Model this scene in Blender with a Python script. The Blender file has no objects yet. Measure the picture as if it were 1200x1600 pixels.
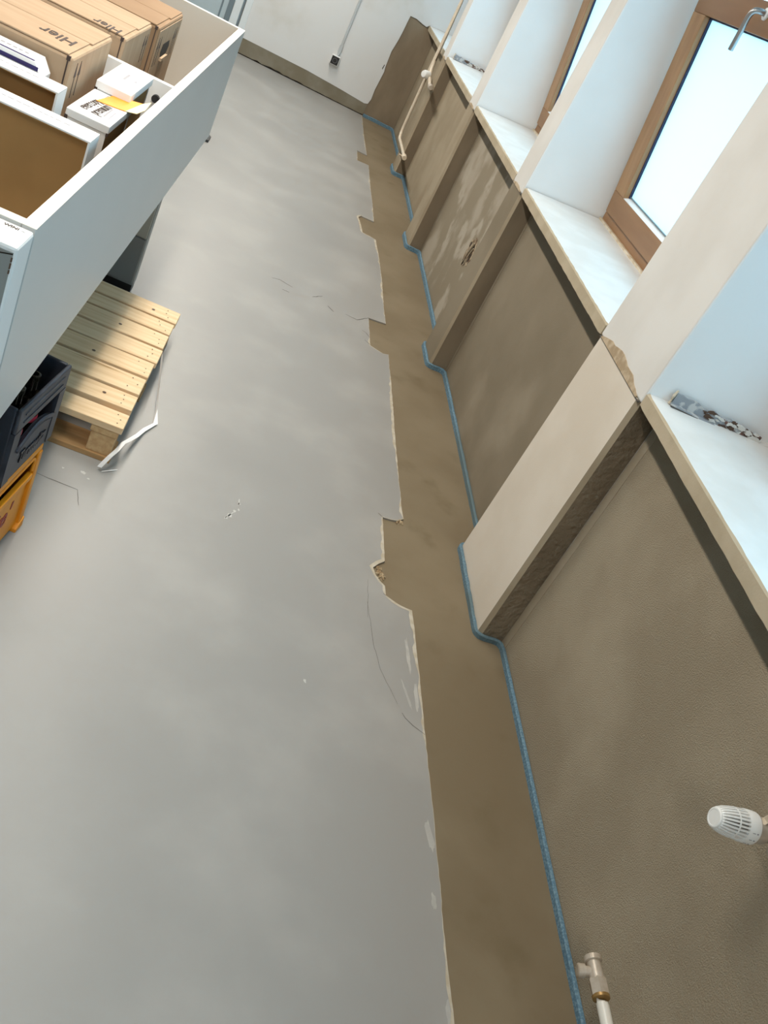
import bpy, bmesh, math, random
from mathutils import Vector, Matrix, Euler
random.seed(7)
sc = bpy.context.scene
COL = sc.collection

# ------------------------------------------------------------------ camera
F_PX = 1399.23
cam_d = bpy.data.cameras.new('camera'); cam = bpy.data.objects.new('camera', cam_d); COL.objects.link(cam)
cam_d.sensor_fit = 'VERTICAL'; cam_d.sensor_height = 36.0; cam_d.lens = F_PX / 1600 * 36.0
cam_d.clip_start = 0.02
_a, _b, _c = -0.334436, 1.035334, 0.525683
cam.matrix_world = (Matrix.Translation((0, 0, 1.6)) @ Matrix.Rotation(_a, 4, 'Z') @
                    Matrix.Rotation(_b, 4, 'X') @ Matrix.Rotation(_c, 4, 'Z'))
sc.camera = cam

# ------------------------------------------------------------------ sky, exposure
sc.view_settings.view_transform = 'Standard'; sc.view_settings.look = 'None'
sc.view_settings.gamma = 1.0; sc.view_settings.use_curve_mapping = False
sc.view_settings.exposure = 0.0
SKY = 4.5
w = bpy.data.worlds.new('overcast_sky'); sc.world = w; w.use_nodes = True
bg = w.node_tree.nodes['Background']; bg.inputs[0].default_value = (0.335, 0.66, 0.87, 1); bg.inputs[1].default_value = SKY
LAMP_W = 30.0
LAMP_COL = (1.0, 0.925, 0.82)

# ------------------------------------------------------------------ materials
MATS = {}
def mat(name, col, rough=0.6, col2=None, scale=6.0, lo=0.35, hi=0.65, bump=0.0, bscale=200.0, metal=0.0,
        spec=0.5, stretch=None, detail=6.0, trans=0.0, col3=None, scale3=1.5, lo3=0.4, hi3=0.6, rough2=None, bdist=0.002):
    m = bpy.data.materials.new(name); m.use_nodes = True
    nt = m.node_tree; b = nt.nodes['Principled BSDF']
    b.inputs['Base Color'].default_value = (*col, 1); b.inputs['Roughness'].default_value = rough
    b.inputs['Metallic'].default_value = metal; b.inputs['Specular IOR Level'].default_value = spec
    b.inputs['Transmission Weight'].default_value = trans
    tc = nt.nodes.new('ShaderNodeTexCoord'); src = tc.outputs['Object']
    if stretch:
        mp = nt.nodes.new('ShaderNodeMapping'); mp.inputs['Scale'].default_value = stretch
        nt.links.new(src, mp.inputs[0]); src = mp.outputs[0]
    def noise(sc_, d_, lo_, hi_):
        n = nt.nodes.new('ShaderNodeTexNoise'); n.inputs['Scale'].default_value = sc_; n.inputs['Detail'].default_value = d_
        nt.links.new(src, n.inputs['Vector'])
        r = nt.nodes.new('ShaderNodeMapRange'); r.inputs[1].default_value = lo_; r.inputs[2].default_value = hi_
        r.interpolation_type = 'SMOOTHSTEP'
        nt.links.new(n.outputs[0], r.inputs[0]); return r.outputs[0]
    last = None
    if col2:
        fac = noise(scale, detail, lo, hi)
        mx = nt.nodes.new('ShaderNodeMix'); mx.data_type = 'RGBA'
        mx.inputs[6].default_value = (*col, 1); mx.inputs[7].default_value = (*col2, 1)
        nt.links.new(fac, mx.inputs[0]); last = mx.outputs[2]
        if rough2 is not None:
            mr = nt.nodes.new('ShaderNodeMapRange'); mr.inputs[3].default_value = rough; mr.inputs[4].default_value = rough2
            nt.links.new(fac, mr.inputs[0]); nt.links.new(mr.outputs[0], b.inputs['Roughness'])
    if col3:
        fac = noise(scale3, 5.0, lo3, hi3)
        mx = nt.nodes.new('ShaderNodeMix'); mx.data_type = 'RGBA'
        mx.inputs[6].default_value = (*col, 1); mx.inputs[7].default_value = (*col3, 1)
        if last: nt.links.new(last, mx.inputs[6])
        nt.links.new(fac, mx.inputs[0]); last = mx.outputs[2]
    if last: nt.links.new(last, b.inputs['Base Color'])
    if bump:
        n = nt.nodes.new('ShaderNodeTexNoise'); n.inputs['Scale'].default_value = bscale; n.inputs['Detail'].default_value = 4
        nt.links.new(tc.outputs['Object'], n.inputs['Vector'])
        bp = nt.nodes.new('ShaderNodeBump'); bp.inputs['Strength'].default_value = bump; bp.inputs['Distance'].default_value = bdist
        nt.links.new(n.outputs[0], bp.inputs['Height']); nt.links.new(bp.outputs[0], b.inputs['Normal'])
    MATS[name] = m
    return m

M_floor = mat('grey_floor_paint', (0.285, 0.278, 0.264), 0.42, (0.335, 0.326, 0.308), 3.0, 0.42, 0.75, bump=0.08, bscale=60,
              col3=(0.25, 0.245, 0.234), scale3=1.1, lo3=0.47, hi3=0.8, rough2=0.52, spec=0.45)
M_screed = mat('brown_screed', (0.175, 0.135, 0.083), 0.8, (0.215, 0.172, 0.112), 2.2, 0.35, 0.7, bump=0.25, bscale=160, spec=0.25,
               col3=(0.15, 0.115, 0.065), scale3=5.0, lo3=0.55, hi3=0.8)
M_chip = mat('chipped_paint_edge', (0.50, 0.46, 0.385), 0.8, (0.40, 0.345, 0.255), 25, bump=0.3, bscale=120)
M_crack = mat('crack_dark', (0.10, 0.09, 0.08), 0.9)
M_chalk = mat('chalky_scuff', (0.50, 0.49, 0.465), 0.8)
M_worn = mat('worn_floor_paint', (0.42, 0.405, 0.375), 0.7, (0.36, 0.35, 0.33), 30)
M_rubble = mat('broken_screed', (0.50, 0.40, 0.26), 0.9, (0.28, 0.18, 0.09), 45, bump=0.8, bscale=90)
M_pl_a = mat('beige_plaster', (0.375, 0.32, 0.235), 0.85, (0.30, 0.25, 0.178), 2.6, 0.35, 0.68, bump=0.7, bscale=330, spec=0.2,
             col3=(0.41, 0.36, 0.275), scale3=1.3, lo3=0.5, hi3=0.72, bdist=0.006)
M_pl_b = mat('damp_plaster', (0.245, 0.205, 0.148), 0.8, (0.20, 0.165, 0.115), 2.0, 0.35, 0.7, bump=0.25, bscale=180, spec=0.2,
             col3=(0.30, 0.255, 0.19), scale3=1.6, lo3=0.52, hi3=0.75)
M_pl_c = mat('patchy_plaster', (0.255, 0.215, 0.155), 0.8, (0.385, 0.34, 0.275), 4.0, 0.53, 0.62, bump=0.25, bscale=180, spec=0.2,
             col3=(0.36, 0.315, 0.25), scale3=2.3, lo3=0.5, hi3=0.62)
M_pl_dry = mat('dry_pale_plaster', (0.66, 0.60, 0.52), 0.85, (0.61, 0.545, 0.46), 3.5, bump=0.15, bscale=200, spec=0.2)
M_pl_mid = mat('light_brown_plaster', (0.36, 0.30, 0.215), 0.85, (0.30, 0.245, 0.17), 3.5, bump=0.2, bscale=200, spec=0.2)
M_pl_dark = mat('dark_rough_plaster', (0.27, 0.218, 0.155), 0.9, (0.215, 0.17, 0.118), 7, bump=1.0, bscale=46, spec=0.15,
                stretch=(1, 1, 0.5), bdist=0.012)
M_pl_side = mat('brown_side_plaster', (0.26, 0.21, 0.148), 0.9, (0.21, 0.165, 0.115), 5, bump=0.3, bscale=120, spec=0.15, stretch=(1, 1, 0.4))
M_pl_fil = mat('smooth_corner_plaster', (0.40, 0.34, 0.255), 0.85, (0.34, 0.285, 0.205), 6, bump=0.2, bscale=120)
M_pl_smear = mat('grey_smeared_plaster', (0.30, 0.275, 0.23), 0.85, (0.20, 0.16, 0.10), 3.0, bump=0.3, bscale=150, spec=0.2)
M_dado = mat('grey_brown_base_plaster', (0.235, 0.215, 0.165), 0.9, (0.19, 0.165, 0.115), 5, bump=0.3, bscale=120)
M_white = mat('white_wall_paint', (0.74, 0.745, 0.74), 0.7, (0.68, 0.675, 0.66), 3.0, 0.4, 0.75, bump=0.08, bscale=90, spec=0.3,
              col3=(0.78, 0.78, 0.775), scale3=6, lo3=0.5, hi3=0.7)
M_white_far = mat('white_paint_stained', (0.66, 0.665, 0.66), 0.75, (0.56, 0.54, 0.49), 2.2, 0.5, 0.8, bump=0.08, bscale=60, spec=0.3)
M_pil_up = mat('off_white_plaster', (0.68, 0.67, 0.645), 0.8, (0.63, 0.615, 0.585), 3.5, bump=0.1, bscale=90, spec=0.25)
M_reveal = mat('white_reveal_paint', (0.83, 0.845, 0.85), 0.6, (0.80, 0.81, 0.81), 3.0, bump=0.05, bscale=60, spec=0.3)
M_cream = mat('cream_edge', (0.66, 0.58, 0.46), 0.8, (0.52, 0.42, 0.29), 30, bump=0.4, bscale=120)
M_joint = mat('bare_joint_mortar', (0.50, 0.40, 0.28), 0.9, (0.36, 0.27, 0.17), 40, bump=0.6, bscale=90)
M_sill_top = mat('white_sill_paint', (0.76, 0.77, 0.76), 0.45, (0.70, 0.70, 0.68), 7, bump=0.05, bscale=60)
M_sill_front = mat('sill_front_cement', (0.47, 0.40, 0.295), 0.85, (0.41, 0.345, 0.245), 9, bump=0.3, bscale=150, spec=0.2)
M_wood = mat('oak_window_wood', (0.30, 0.155, 0.062), 0.4, (0.41, 0.235, 0.11), 16, 0.3, 0.7, stretch=(1, 1, 0.12), spec=0.5)
M_wood_h = mat('oak_window_wood_rail', (0.24, 0.115, 0.042), 0.4, (0.30, 0.155, 0.065), 16, 0.3, 0.7, stretch=(1, 0.12, 1), spec=0.5)
M_gasket = mat('dark_gasket', (0.012, 0.02, 0.06), 0.5)
M_alu = mat('white_alu_bead', (0.85, 0.86, 0.86), 0.35)
M_steel = mat('brushed_steel', (0.42, 0.42, 0.42), 0.3, metal=0.9)
M_foam = mat('blue_foam', (0.085, 0.17, 0.24), 0.85, (0.16, 0.265, 0.335), 160, 0.42, 0.62, bump=0.7, bscale=260,
             col3=(0.10, 0.15, 0.165), scale3=1.1, lo3=0.5, hi3=0.66)
M_cab = mat('white_cabinet_laminate', (0.58, 0.575, 0.555), 0.32, (0.56, 0.555, 0.535), 2.0, spec=0.5)
M_cab_in = mat('beige_cabinet_inside', (0.52, 0.485, 0.43), 0.5)
M_rim = mat('cream_panel_edge', (0.84, 0.80, 0.71), 0.45)
M_metal_w = mat('white_lacquered_metal', (0.76, 0.77, 0.765), 0.35)
M_metal_shade = mat('shaded_metal_panel', (0.23, 0.245, 0.235), 0.45, (0.27, 0.28, 0.27), 3)  # shade on the unit's near side, put into the colour
M_black = mat('black_plastic', (0.012, 0.012, 0.013), 0.4)
M_card = mat('brown_cardboard', (0.43, 0.305, 0.20), 0.8, (0.39, 0.272, 0.175), 5, stretch=(1, 8, 1), spec=0.2)
M_card_d = mat('brown_cardboard_darker', (0.30, 0.195, 0.115), 0.8, (0.27, 0.172, 0.10), 5, spec=0.2)
M_card_in = mat('kraft_inside', (0.44, 0.26, 0.105), 0.85, (0.40, 0.235, 0.095), 8, spec=0.15)
M_print = mat('dark_print', (0.055, 0.035, 0.028), 0.7)
M_print_g = mat('grey_print', (0.30, 0.30, 0.32), 0.7)
M_print_b = mat('blue_print', (0.02, 0.012, 0.10), 0.6)
M_wbox = mat('white_card', (0.78, 0.78, 0.77), 0.6, (0.74, 0.74, 0.735), 5)
M_orange = mat('orange_paper', (0.90, 0.27, 0.012), 0.6, (0.93, 0.33, 0.025), 12)
M_yellowp = mat('pale_yellow_paper', (0.86, 0.74, 0.42), 0.6)
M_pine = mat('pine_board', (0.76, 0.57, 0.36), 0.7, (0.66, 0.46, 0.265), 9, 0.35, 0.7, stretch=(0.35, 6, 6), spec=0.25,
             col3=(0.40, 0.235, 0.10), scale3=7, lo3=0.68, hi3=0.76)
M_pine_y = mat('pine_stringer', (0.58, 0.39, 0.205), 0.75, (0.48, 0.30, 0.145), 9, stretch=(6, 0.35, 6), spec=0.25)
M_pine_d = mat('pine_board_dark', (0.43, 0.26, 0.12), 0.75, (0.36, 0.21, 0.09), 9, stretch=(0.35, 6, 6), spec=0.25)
M_nail = mat('rusty_nail', (0.09, 0.05, 0.03), 0.6)
M_strap = mat('white_plastic_strap', (0.80, 0.80, 0.80), 0.35)
M_crate_d = mat('anthracite_crate_plastic', (0.028, 0.034, 0.048), 0.45, (0.05, 0.055, 0.07), 25, 0.4, 0.8)
M_crate_y = mat('yellow_crate_plastic', (0.76, 0.28, 0.008), 0.45, (0.68, 0.235, 0.006), 14)
M_red = mat('red_label', (0.72, 0.05, 0.08), 0.5)
M_redtxt = mat('red_crate_print', (0.30, 0.035, 0.03), 0.5)
M_relief = mat('navy_relief', (0.010, 0.014, 0.026), 0.4)
M_glass_d = mat('dark_bottle_glass', (0.10, 0.085, 0.06), 0.05, trans=0.75, spec=0.6)
M_glass_r = mat('red_bottle_glass', (0.30, 0.03, 0.02), 0.05, trans=0.5, spec=0.6)
M_ped = mat('grey_pedestal', (0.26, 0.255, 0.24), 0.5, (0.22, 0.215, 0.20), 3)
M_ped_lit = mat('lit_beige_drawer', (0.42, 0.385, 0.32), 0.5)  # pedestal tone with the light on its upper part painted in
M_pipe = mat('cream_pipe_paint', (0.69, 0.60, 0.475), 0.35, (0.62, 0.52, 0.40), 30)
M_pipe_c = mat('chipped_white_pipe', (0.70, 0.68, 0.62), 0.35, (0.22, 0.15, 0.07), 55, 0.66, 0.70)
M_valve = mat('aged_nickel_valve', (0.52, 0.46, 0.39), 0.4, (0.45, 0.38, 0.30), 60, metal=0.25)
M_brass = mat('tarnished_brass', (0.36, 0.22, 0.08), 0.4, metal=0.5)
M_trv = mat('white_valve_plastic', (0.80, 0.80, 0.78), 0.4)
M_trv_in = mat('dark_valve_core', (0.16, 0.155, 0.14), 0.5)
M_slate = mat('flaking_grey_paint', (0.30, 0.325, 0.355), 0.7, (0.55, 0.55, 0.54), 34, 0.52, 0.6, bump=0.7, bscale=80,
              col3=(0.12, 0.06, 0.05), scale3=14, lo3=0.55, hi3=0.60)
M_flake = mat('peeling_white_flakes', (0.68, 0.66, 0.62), 0.7, (0.16, 0.08, 0.06), 38, 0.53, 0.58, bump=0.6, bscale=90)
M_debris = mat('hole_rubble', (0.40, 0.32, 0.22), 0.9, (0.12, 0.07, 0.035), 40, 0.4, 0.6, bump=0.9, bscale=80)
M_dark = mat('dark_cavity', (0.02, 0.015, 0.01), 0.95)
M_door = mat('blue_grey_door', (0.43, 0.52, 0.56), 0.4)
M_door_d = mat('grey_door_groove', (0.16, 0.21, 0.24), 0.45)
M_door_w = mat('pale_door_frame', (0.68, 0.73, 0.75), 0.4)
M_duct = mat('grey_conduit', (0.47, 0.50, 0.51), 0.5)
M_ceil = mat('white_ceiling', (0.78, 0.78, 0.77), 0.9)
M_lamp = mat('lamp_diffuser', (0.9, 0.9, 0.9), 0.5)
M_lamp.node_tree.nodes['Principled BSDF'].inputs['Emission Color'].default_value = (*LAMP_COL, 1)
M_lamp.node_tree.nodes['Principled BSDF'].inputs['Emission Strength'].default_value = 3.0
M_paper = mat('white_scrap', (0.78, 0.80, 0.82), 0.5)

def frosted(name):
    m = bpy.data.materials.new(name); m.use_nodes = True; nt = m.node_tree; nt.nodes.clear()
    out = nt.nodes.new('ShaderNodeOutputMaterial')
    tl = nt.nodes.new('ShaderNodeBsdfTranslucent'); tl.inputs[0].default_value = (0.93, 0.95, 0.95, 1)
    gl = nt.nodes.new('ShaderNodeBsdfGlossy'); gl.inputs[0].default_value = (1, 1, 1, 1); gl.inputs[1].default_value = 0.25
    fr = nt.nodes.new('ShaderNodeFresnel'); fr.inputs[0].default_value = 1.25
    mx = nt.nodes.new('ShaderNodeMixShader')
    nt.links.new(fr.outputs[0], mx.inputs[0]); nt.links.new(tl.outputs[0], mx.inputs[1]); nt.links.new(gl.outputs[0], mx.inputs[2])
    nt.links.new(mx.outputs[0], out.inputs[0]); return m
M_frost = frosted('frosted_pane')

# ------------------------------------------------------------------ builders
def link(o, parent=None):
    COL.objects.link(o)
    if parent is not None: o.parent = parent
    return o
def thing(name, label, cat, loc=(0, 0, 0), rz=0.0, group=None, kind=None):
    o = bpy.data.objects.new(name, None); o.empty_display_size = 0.05; link(o)
    o.location = loc; o.rotation_euler = (0, 0, rz)
    if label: o['label'] = label
    if cat: o['category'] = cat
    if group: o['group'] = group
    if kind: o['kind'] = kind
    return o
def mesh(name, bm, m, parent=None, smooth=False, label=None, bevel=0.0):
    me = bpy.data.meshes.new(name)
    bmesh.ops.recalc_face_normals(bm, faces=bm.faces)
    bm.to_mesh(me); bm.free()
    for x in (m if isinstance(m, (list, tuple)) else [m]): me.materials.append(x)
    if smooth:
        me.polygons.foreach_set('use_smooth', [True] * len(me.polygons))
        me.set_sharp_from_angle(angle=math.radians(35))
    o = bpy.data.objects.new(name, me); link(o, parent)
    if label: o['label'] = label
    if bevel:
        b = o.modifiers.new('bevel', 'BEVEL'); b.width = bevel; b.segments = 2; b.limit_method = 'ANGLE'
    return o
def struct(o):
    o['kind'] = 'structure'; return o
def tag(o, label, cat, group=None):
    o['label'] = label; o['category'] = cat
    if group: o['group'] = group
    return o
def B(): return bmesh.new()
def box(bm, lo, hi, mi=0, mtx=None):
    vs = [bm.verts.new((x, y, z)) for x in (lo[0], hi[0]) for y in (lo[1], hi[1]) for z in (lo[2], hi[2])]
    if mtx is not None:
        for v in vs: v.co = mtx @ v.co
    fs = []
    for a in ((0, 1, 3, 2), (4, 6, 7, 5), (0, 4, 5, 1), (2, 3, 7, 6), (0, 2, 6, 4), (1, 5, 7, 3)):
        f = bm.faces.new([vs[i] for i in a]); f.material_index = mi; fs.append(f)
    return vs, fs
def prism(bm, pts, fn, d0, d1, mi=0, top_mi=None, side_mi=None):
    """pts 2-D outline; fn(u, v, d) -> xyz; extruded between d0 and d1"""
    a = [bm.verts.new(fn(u, v, d0)) for u, v in pts]; b = [bm.verts.new(fn(u, v, d1)) for u, v in pts]
    n = len(pts)
    f = bm.faces.new(a); f.material_index = mi
    f = bm.faces.new(b); f.material_index = mi if top_mi is None else top_mi
    for i in range(n):
        f = bm.faces.new((a[i], a[(i + 1) % n], b[(i + 1) % n], b[i])); f.material_index = mi if side_mi is None else side_mi
def frame_of(d):
    d = Vector(d).normalized(); up = Vector((0, 0, 1)) if abs(d.z) < 0.9 else Vector((1, 0, 0))
    x = d.cross(up).normalized(); y = x.cross(d).normalized(); return x, y
def lathe(bm, prof, origin, axis, seg=24, mi=0, cap=True):
    ax = Vector(axis).normalized(); x, y = frame_of(ax); o = Vector(origin); rings = []
    for r, t in prof:
        c = o + ax * t
        rings.append([bm.verts.new(c + (x * math.cos(2 * math.pi * k / seg) + y * math.sin(2 * math.pi * k / seg)) * max(r, 1e-4)) for k in range(seg)])
    for i in range(len(rings) - 1):
        for k in range(seg):
            f = bm.faces.new((rings[i][k], rings[i][(k + 1) % seg], rings[i + 1][(k + 1) % seg], rings[i + 1][k])); f.material_index = mi
    if cap:
        for rg in (rings[0], rings[-1]):
            f = bm.faces.new(rg); f.material_index = mi
def tube(bm, pts, r, seg=12, mi=0):
    P = [Vector(p) for p in pts]; rings = []; px = None
    for i, p in enumerate(P):
        d = (P[min(i + 1, len(P) - 1)] - P[max(i - 1, 0)]).normalized()
        if px is None: x, y = frame_of(d)
        else:
            x = (px - d * px.dot(d)).normalized(); y = d.cross(x).normalized()
        px = x
        rr = r[i] if isinstance(r, (list, tuple)) else r
        rings.append([bm.verts.new(p + (x * math.cos(2 * math.pi * k / seg) + y * math.sin(2 * math.pi * k / seg)) * rr) for k in range(seg)])
    for i in range(len(rings) - 1):
        for k in range(seg):
            f = bm.faces.new((rings[i][k], rings[i][(k + 1) % seg], rings[i + 1][(k + 1) % seg], rings[i + 1][k])); f.material_index = mi
    for rg in (rings[0], rings[-1]): bm.faces.new(rg).material_index = mi
def smooth_path(pts, n=6):
    P = [Vector(p) for p in pts]; out = []
    for i in range(len(P) - 1):
        p0, p1, p2, p3 = P[max(i - 1, 0)], P[i], P[i + 1], P[min(i + 2, len(P) - 1)]
        for k in range(n):
            t = k / n
            out.append(0.5 * ((2 * p1) + (p2 - p0) * t + (2 * p0 - 5 * p1 + 4 * p2 - p3) * t * t + (-p0 + 3 * p1 - 3 * p2 + p3) * t ** 3))
    out.append(P[-1]); return out
def rounded(pts, r, n=5):
    """polyline with rounded corners"""
    P = [Vector(p) for p in pts]; out = [P[0]]
    for i in range(1, len(P) - 1):
        a, b, c = P[i - 1], P[i], P[i + 1]
        rr = min(r, (a - b).length * .45, (c - b).length * .45)
        s = b + (a - b).normalized() * rr; e = b + (c - b).normalized() * rr
        for k in range(n + 1):
            t = k / n; out.append(s * (1 - t) ** 2 + b * 2 * t * (1 - t) + e * t * t)
    out.append(P[-1]); return out
def text(name, body, size, m, parent, mtx, extrude=0.0004, bold=0.0, shear=0.0, sx=1.0, label=None):
    cu = bpy.data.curves.new(name, 'FONT'); cu.body = body; cu.size = size; cu.extrude = extrude; cu.offset = bold; cu.shear = shear
    cu.align_x = 'CENTER'; cu.align_y = 'CENTER'; cu.resolution_u = 3
    tmp = bpy.data.objects.new(name, cu); COL.objects.link(tmp)
    dg = bpy.context.evaluated_depsgraph_get(); me = bpy.data.meshes.new_from_object(tmp.evaluated_get(dg))
    bpy.data.objects.remove(tmp); bpy.data.curves.remove(cu)
    me.materials.clear(); me.materials.append(m)
    me.transform(mtx @ Matrix.Diagonal((sx, 1, 1, 1)))
    o = bpy.data.objects.new(name, me); link(o, parent)
    if label: o['label'] = label
    return o
def basis(o, x, y):
    """matrix whose text-x runs along x and text-up along y"""
    x = Vector(x).normalized(); y = Vector(y).normalized(); z = x.cross(y)
    m = Matrix((x, y, z)).transposed().to_4x4(); m.translation = Vector(o); return m

# ------------------------------------------------------------------ dimensions of the room
XP, XW, ZB, ZT = 1.1885, 1.281, 0.890, 0.930      # pilaster face, recessed panel, sill underside, sill top
XWIN = 1.57; YF = 8.96; YB = -3.2; XL = -4.6; ZC = 3.15; LINT = 2.62
PIL = [(0.18, 0.0), (2.507, 2.075), (4.178, 3.965), (5.867, 5.642), (7.552, 7.356)]     # (far y, near y)
BAYS = [(-1.65, 0.0), (0.18, 2.075), (2.507, 3.965), (4.178, 5.642), (5.867, 7.356), (7.552, YF)]

EDGE = [(0.958, 8.965), (0.954, 8.266), (0.965, 7.524), (0.879, 7.534), (0.875, 7.22), (0.971, 7.234), (0.967, 6.593), (0.97, 6.218), (0.966, 5.846), (0.874, 5.847), (0.854, 5.796), (0.867, 5.675), (0.877, 5.524), (0.924, 5.512), (0.966, 5.495), (0.971, 5.339), (0.975, 5.218), (0.979, 4.846), (0.972, 4.424), (0.974, 4.235), (0.877, 4.216), (0.877, 4.074), (0.875, 3.927), (0.878, 3.894), (0.91, 3.877), (0.942, 3.862), (0.972, 3.878), (0.969, 3.785), (0.969, 3.562), (0.966, 3.341), (0.961, 3.075), (0.959, 2.862), (0.959, 2.735), (0.958, 2.628), (0.962, 2.548), (0.936, 2.524), (0.911, 2.516), (0.878, 2.513), (0.876, 2.359), (0.875, 2.267), (0.853, 2.244), (0.831, 2.214), (0.839, 2.181), (0.854, 2.157), (0.869, 2.141), (0.871, 2.096), (0.917, 2.072), (0.959, 2.066), (0.961, 1.992), (0.961, 1.923), (0.962, 1.806), (0.961, 1.72), (0.961, 1.662), (0.961, 1.573), (0.96, 1.469), (0.961, 1.391), (0.961, 1.282), (0.96, 1.206), (0.961, 1.145), (0.958, 1.065), (0.958, 0.997), (0.959, 0.934), (0.961, 0.87), (0.961, 0.798), (0.96, 0.3), (0.962, -1.0), (0.96, YB)]
def fine(poly, step=0.02, amp=0.0012):
    rr = random.Random(3); out = []
    for (x0, y0), (x1, y1) in zip(poly, poly[1:]):
        L = math.hypot(x1 - x0, y1 - y0); n = max(1, int(L / step)) if max(y0, y1) > 0.5 else 1
        for k in range(n):
            t = k / n; j = amp if k else 0
            out.append((x0 + (x1 - x0) * t + rr.uniform(-j, j), y0 + (y1 - y0) * t + rr.uniform(-j, j)))
    out.append(poly[-1]); return out
EDGE_F = fine(EDGE)

# ------------------------------------------------------------------ floor
bm = B()
prism(bm, EDGE_F + [(XL, YB), (XL, YF + 0.005)], lambda u, v, d: (u, v, d), -0.06, 0.0, 0)
floor = struct(mesh('floor', bm, [M_floor]))
bm = B()
prism(bm, EDGE_F + [(XW, YB), (XW, YF)], lambda u, v, d: (u, v, d), -0.06, -0.006, 0)
mesh('screed_strip', bm, M_screed, floor, label='freshly levelled brown screed filling the channel along the wall')
# chipped pale paint along the cut edge
bm = B(); rr = random.Random(11); prev = None; wob = 0.5
for i, (x, y) in enumerate(EDGE_F):
    if y < 0.5: break
    a = EDGE_F[max(i - 1, 0)]; b = EDGE_F[min(i + 1, len(EDGE_F) - 1)]
    t = Vector((b[0] - a[0], b[1] - a[1], 0)).normalized(); n = Vector((t.y, -t.x, 0))
    if n.x > 0 or (abs(n.x) < .3 and n.y * (1 if True else 0) > 0 and False): pass
    inward = Vector((t.y, -t.x, 0))       # walking towards -y, the slab lies on the right hand side
    wob = min(1, max(0, wob + rr.uniform(-.35, .35)))
    wdt = 0.0012 + 0.008 * wob ** 2.6 * (1.5 if y > 1.8 else 1)
    p = Vector((x, y, 0.0004)); q = p + inward * wdt
    cur = (bm.verts.new(p), bm.verts.new(q))
    if prev: bm.faces.new((prev[0], cur[0], cur[1], prev[1]))
    prev = cur
mesh('chipped_edge', bm, M_chip, floor, label='pale chipped paint along the cut floor edge')
# worn spots next to the edge
def blob(pts_c, z, name, m, parent, n=16, jit=0.35, seed=1):
    r_ = random.Random(seed); bm = B()
    for cx, cy, ax, ay, rot in pts_c:
        vs = []
        for k in range(n):
            a = 2 * math.pi * k / n; q = 1 + r_.uniform(-jit, jit)
            u, v = ax * q * math.cos(a), ay * q * math.sin(a)
            vs.append(bm.verts.new((cx + u * math.cos(rot) - v * math.sin(rot), cy + u * math.sin(rot) + v * math.cos(rot), z)))
        bm.faces.new(vs)
    return mesh(name, bm, m, parent)
def crack(pts, wd, name='crack', m=None, z=0.0005):
    bm = B(); prev = None; P = fine(pts, 0.015, 0.0015)
    for i, (x, y) in enumerate(P):
        a = P[max(i - 1, 0)]; b = P[min(i + 1, len(P) - 1)]
        t = Vector((b[0] - a[0], b[1] - a[1], 0)).normalized(); n = Vector((t.y, -t.x, 0)) * wd * (0.4 + 0.6 * math.sin(math.pi * (i + 0.5) / len(P)))
        p = Vector((x, y, z)); cur = (bm.verts.new(p - n), bm.verts.new(p + n))
        if prev: bm.faces.new((prev[0], cur[0], cur[1], prev[1]))
        prev = cur
    return mesh(name, bm, m or M_crack, floor)
for pts, wd in [([(0.806, 2.038), (0.819, 1.864), (0.837, 1.77), (0.853, 1.728), (0.87, 1.692), (0.884, 1.657)], 0.0006),
                ([(0.896, 1.63), (0.904, 1.615), (0.926, 1.596), (0.96, 1.577)], 0.0010),
                ([(0.361, 4.198), (0.4, 4.215), (0.468, 4.188)], 0.002), ([(0.419, 4.112), (0.455, 4.11)], 0.002),
                ([(0.573, 4.175), (0.626, 4.238)], 0.002), ([(0.655, 4.146), (0.686, 4.106)], 0.0025),
                ([(0.751, 4.138), (0.812, 4.128), (0.877, 4.216)], 0.0022),
                ([(-0.203, 2.118), (-0.17, 2.112), (-0.133, 2.109), (-0.086, 2.105)], 0.0013), ([(-0.086, 2.105), (-0.067, 2.039)], 0.0008),
                ([(0.811, 2.146), (0.804, 1.966)], 0.0005),
                ([(0.878, 2.513), (0.862, 2.528)], 0.0012), ([(0.871, 2.096), (0.862, 2.101)], 0.0012),
                ([(0.877, 3.98), (0.856, 4.02), (0.838, 4.03)], 0.0016), ([(0.878, 3.90), (0.848, 3.93)], 0.0016)]:
    crack(pts, wd)
for pts in ([(0.371, 2.326), (0.372, 2.291)], [(0.36, 2.25), (0.343, 2.214)], [(0.352, 2.235), (0.334, 2.202)]):
    crack(pts, 0.0018, 'paint_scuff', M_chalk)
blob([(0.373, 2.300, .004, .008, 0.3), (0.362, 2.255, .004, .007, 0), (0.350, 2.225, .006, .009, .5), (0.340, 2.21, .004, .006, .5), (0.3735, 2.27, .003, .005, 0),
      (0.615, 1.64, .004, .006, .2), (-0.145, 2.18, .004, .004, 0), (-0.09, 2.19, .008, .006, 0), (-0.07, 2.17, .004, .003, 0)], 0.0005, 'paint_scuff', M_chalk, floor, seed=4)
blob([(0.93, 1.86, .006, .07, .03), (0.945, 1.70, .007, .05, 0), (0.915, 1.70, .004, .05, .25), (0.945, 1.27, .009, .045, .1), (0.94, 1.10, .006, .02, 0),
      (0.95, 0.86, .006, .03, 0)], 0.0003, 'worn_spot', M_worn, floor, seed=9, jit=.25)
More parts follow.
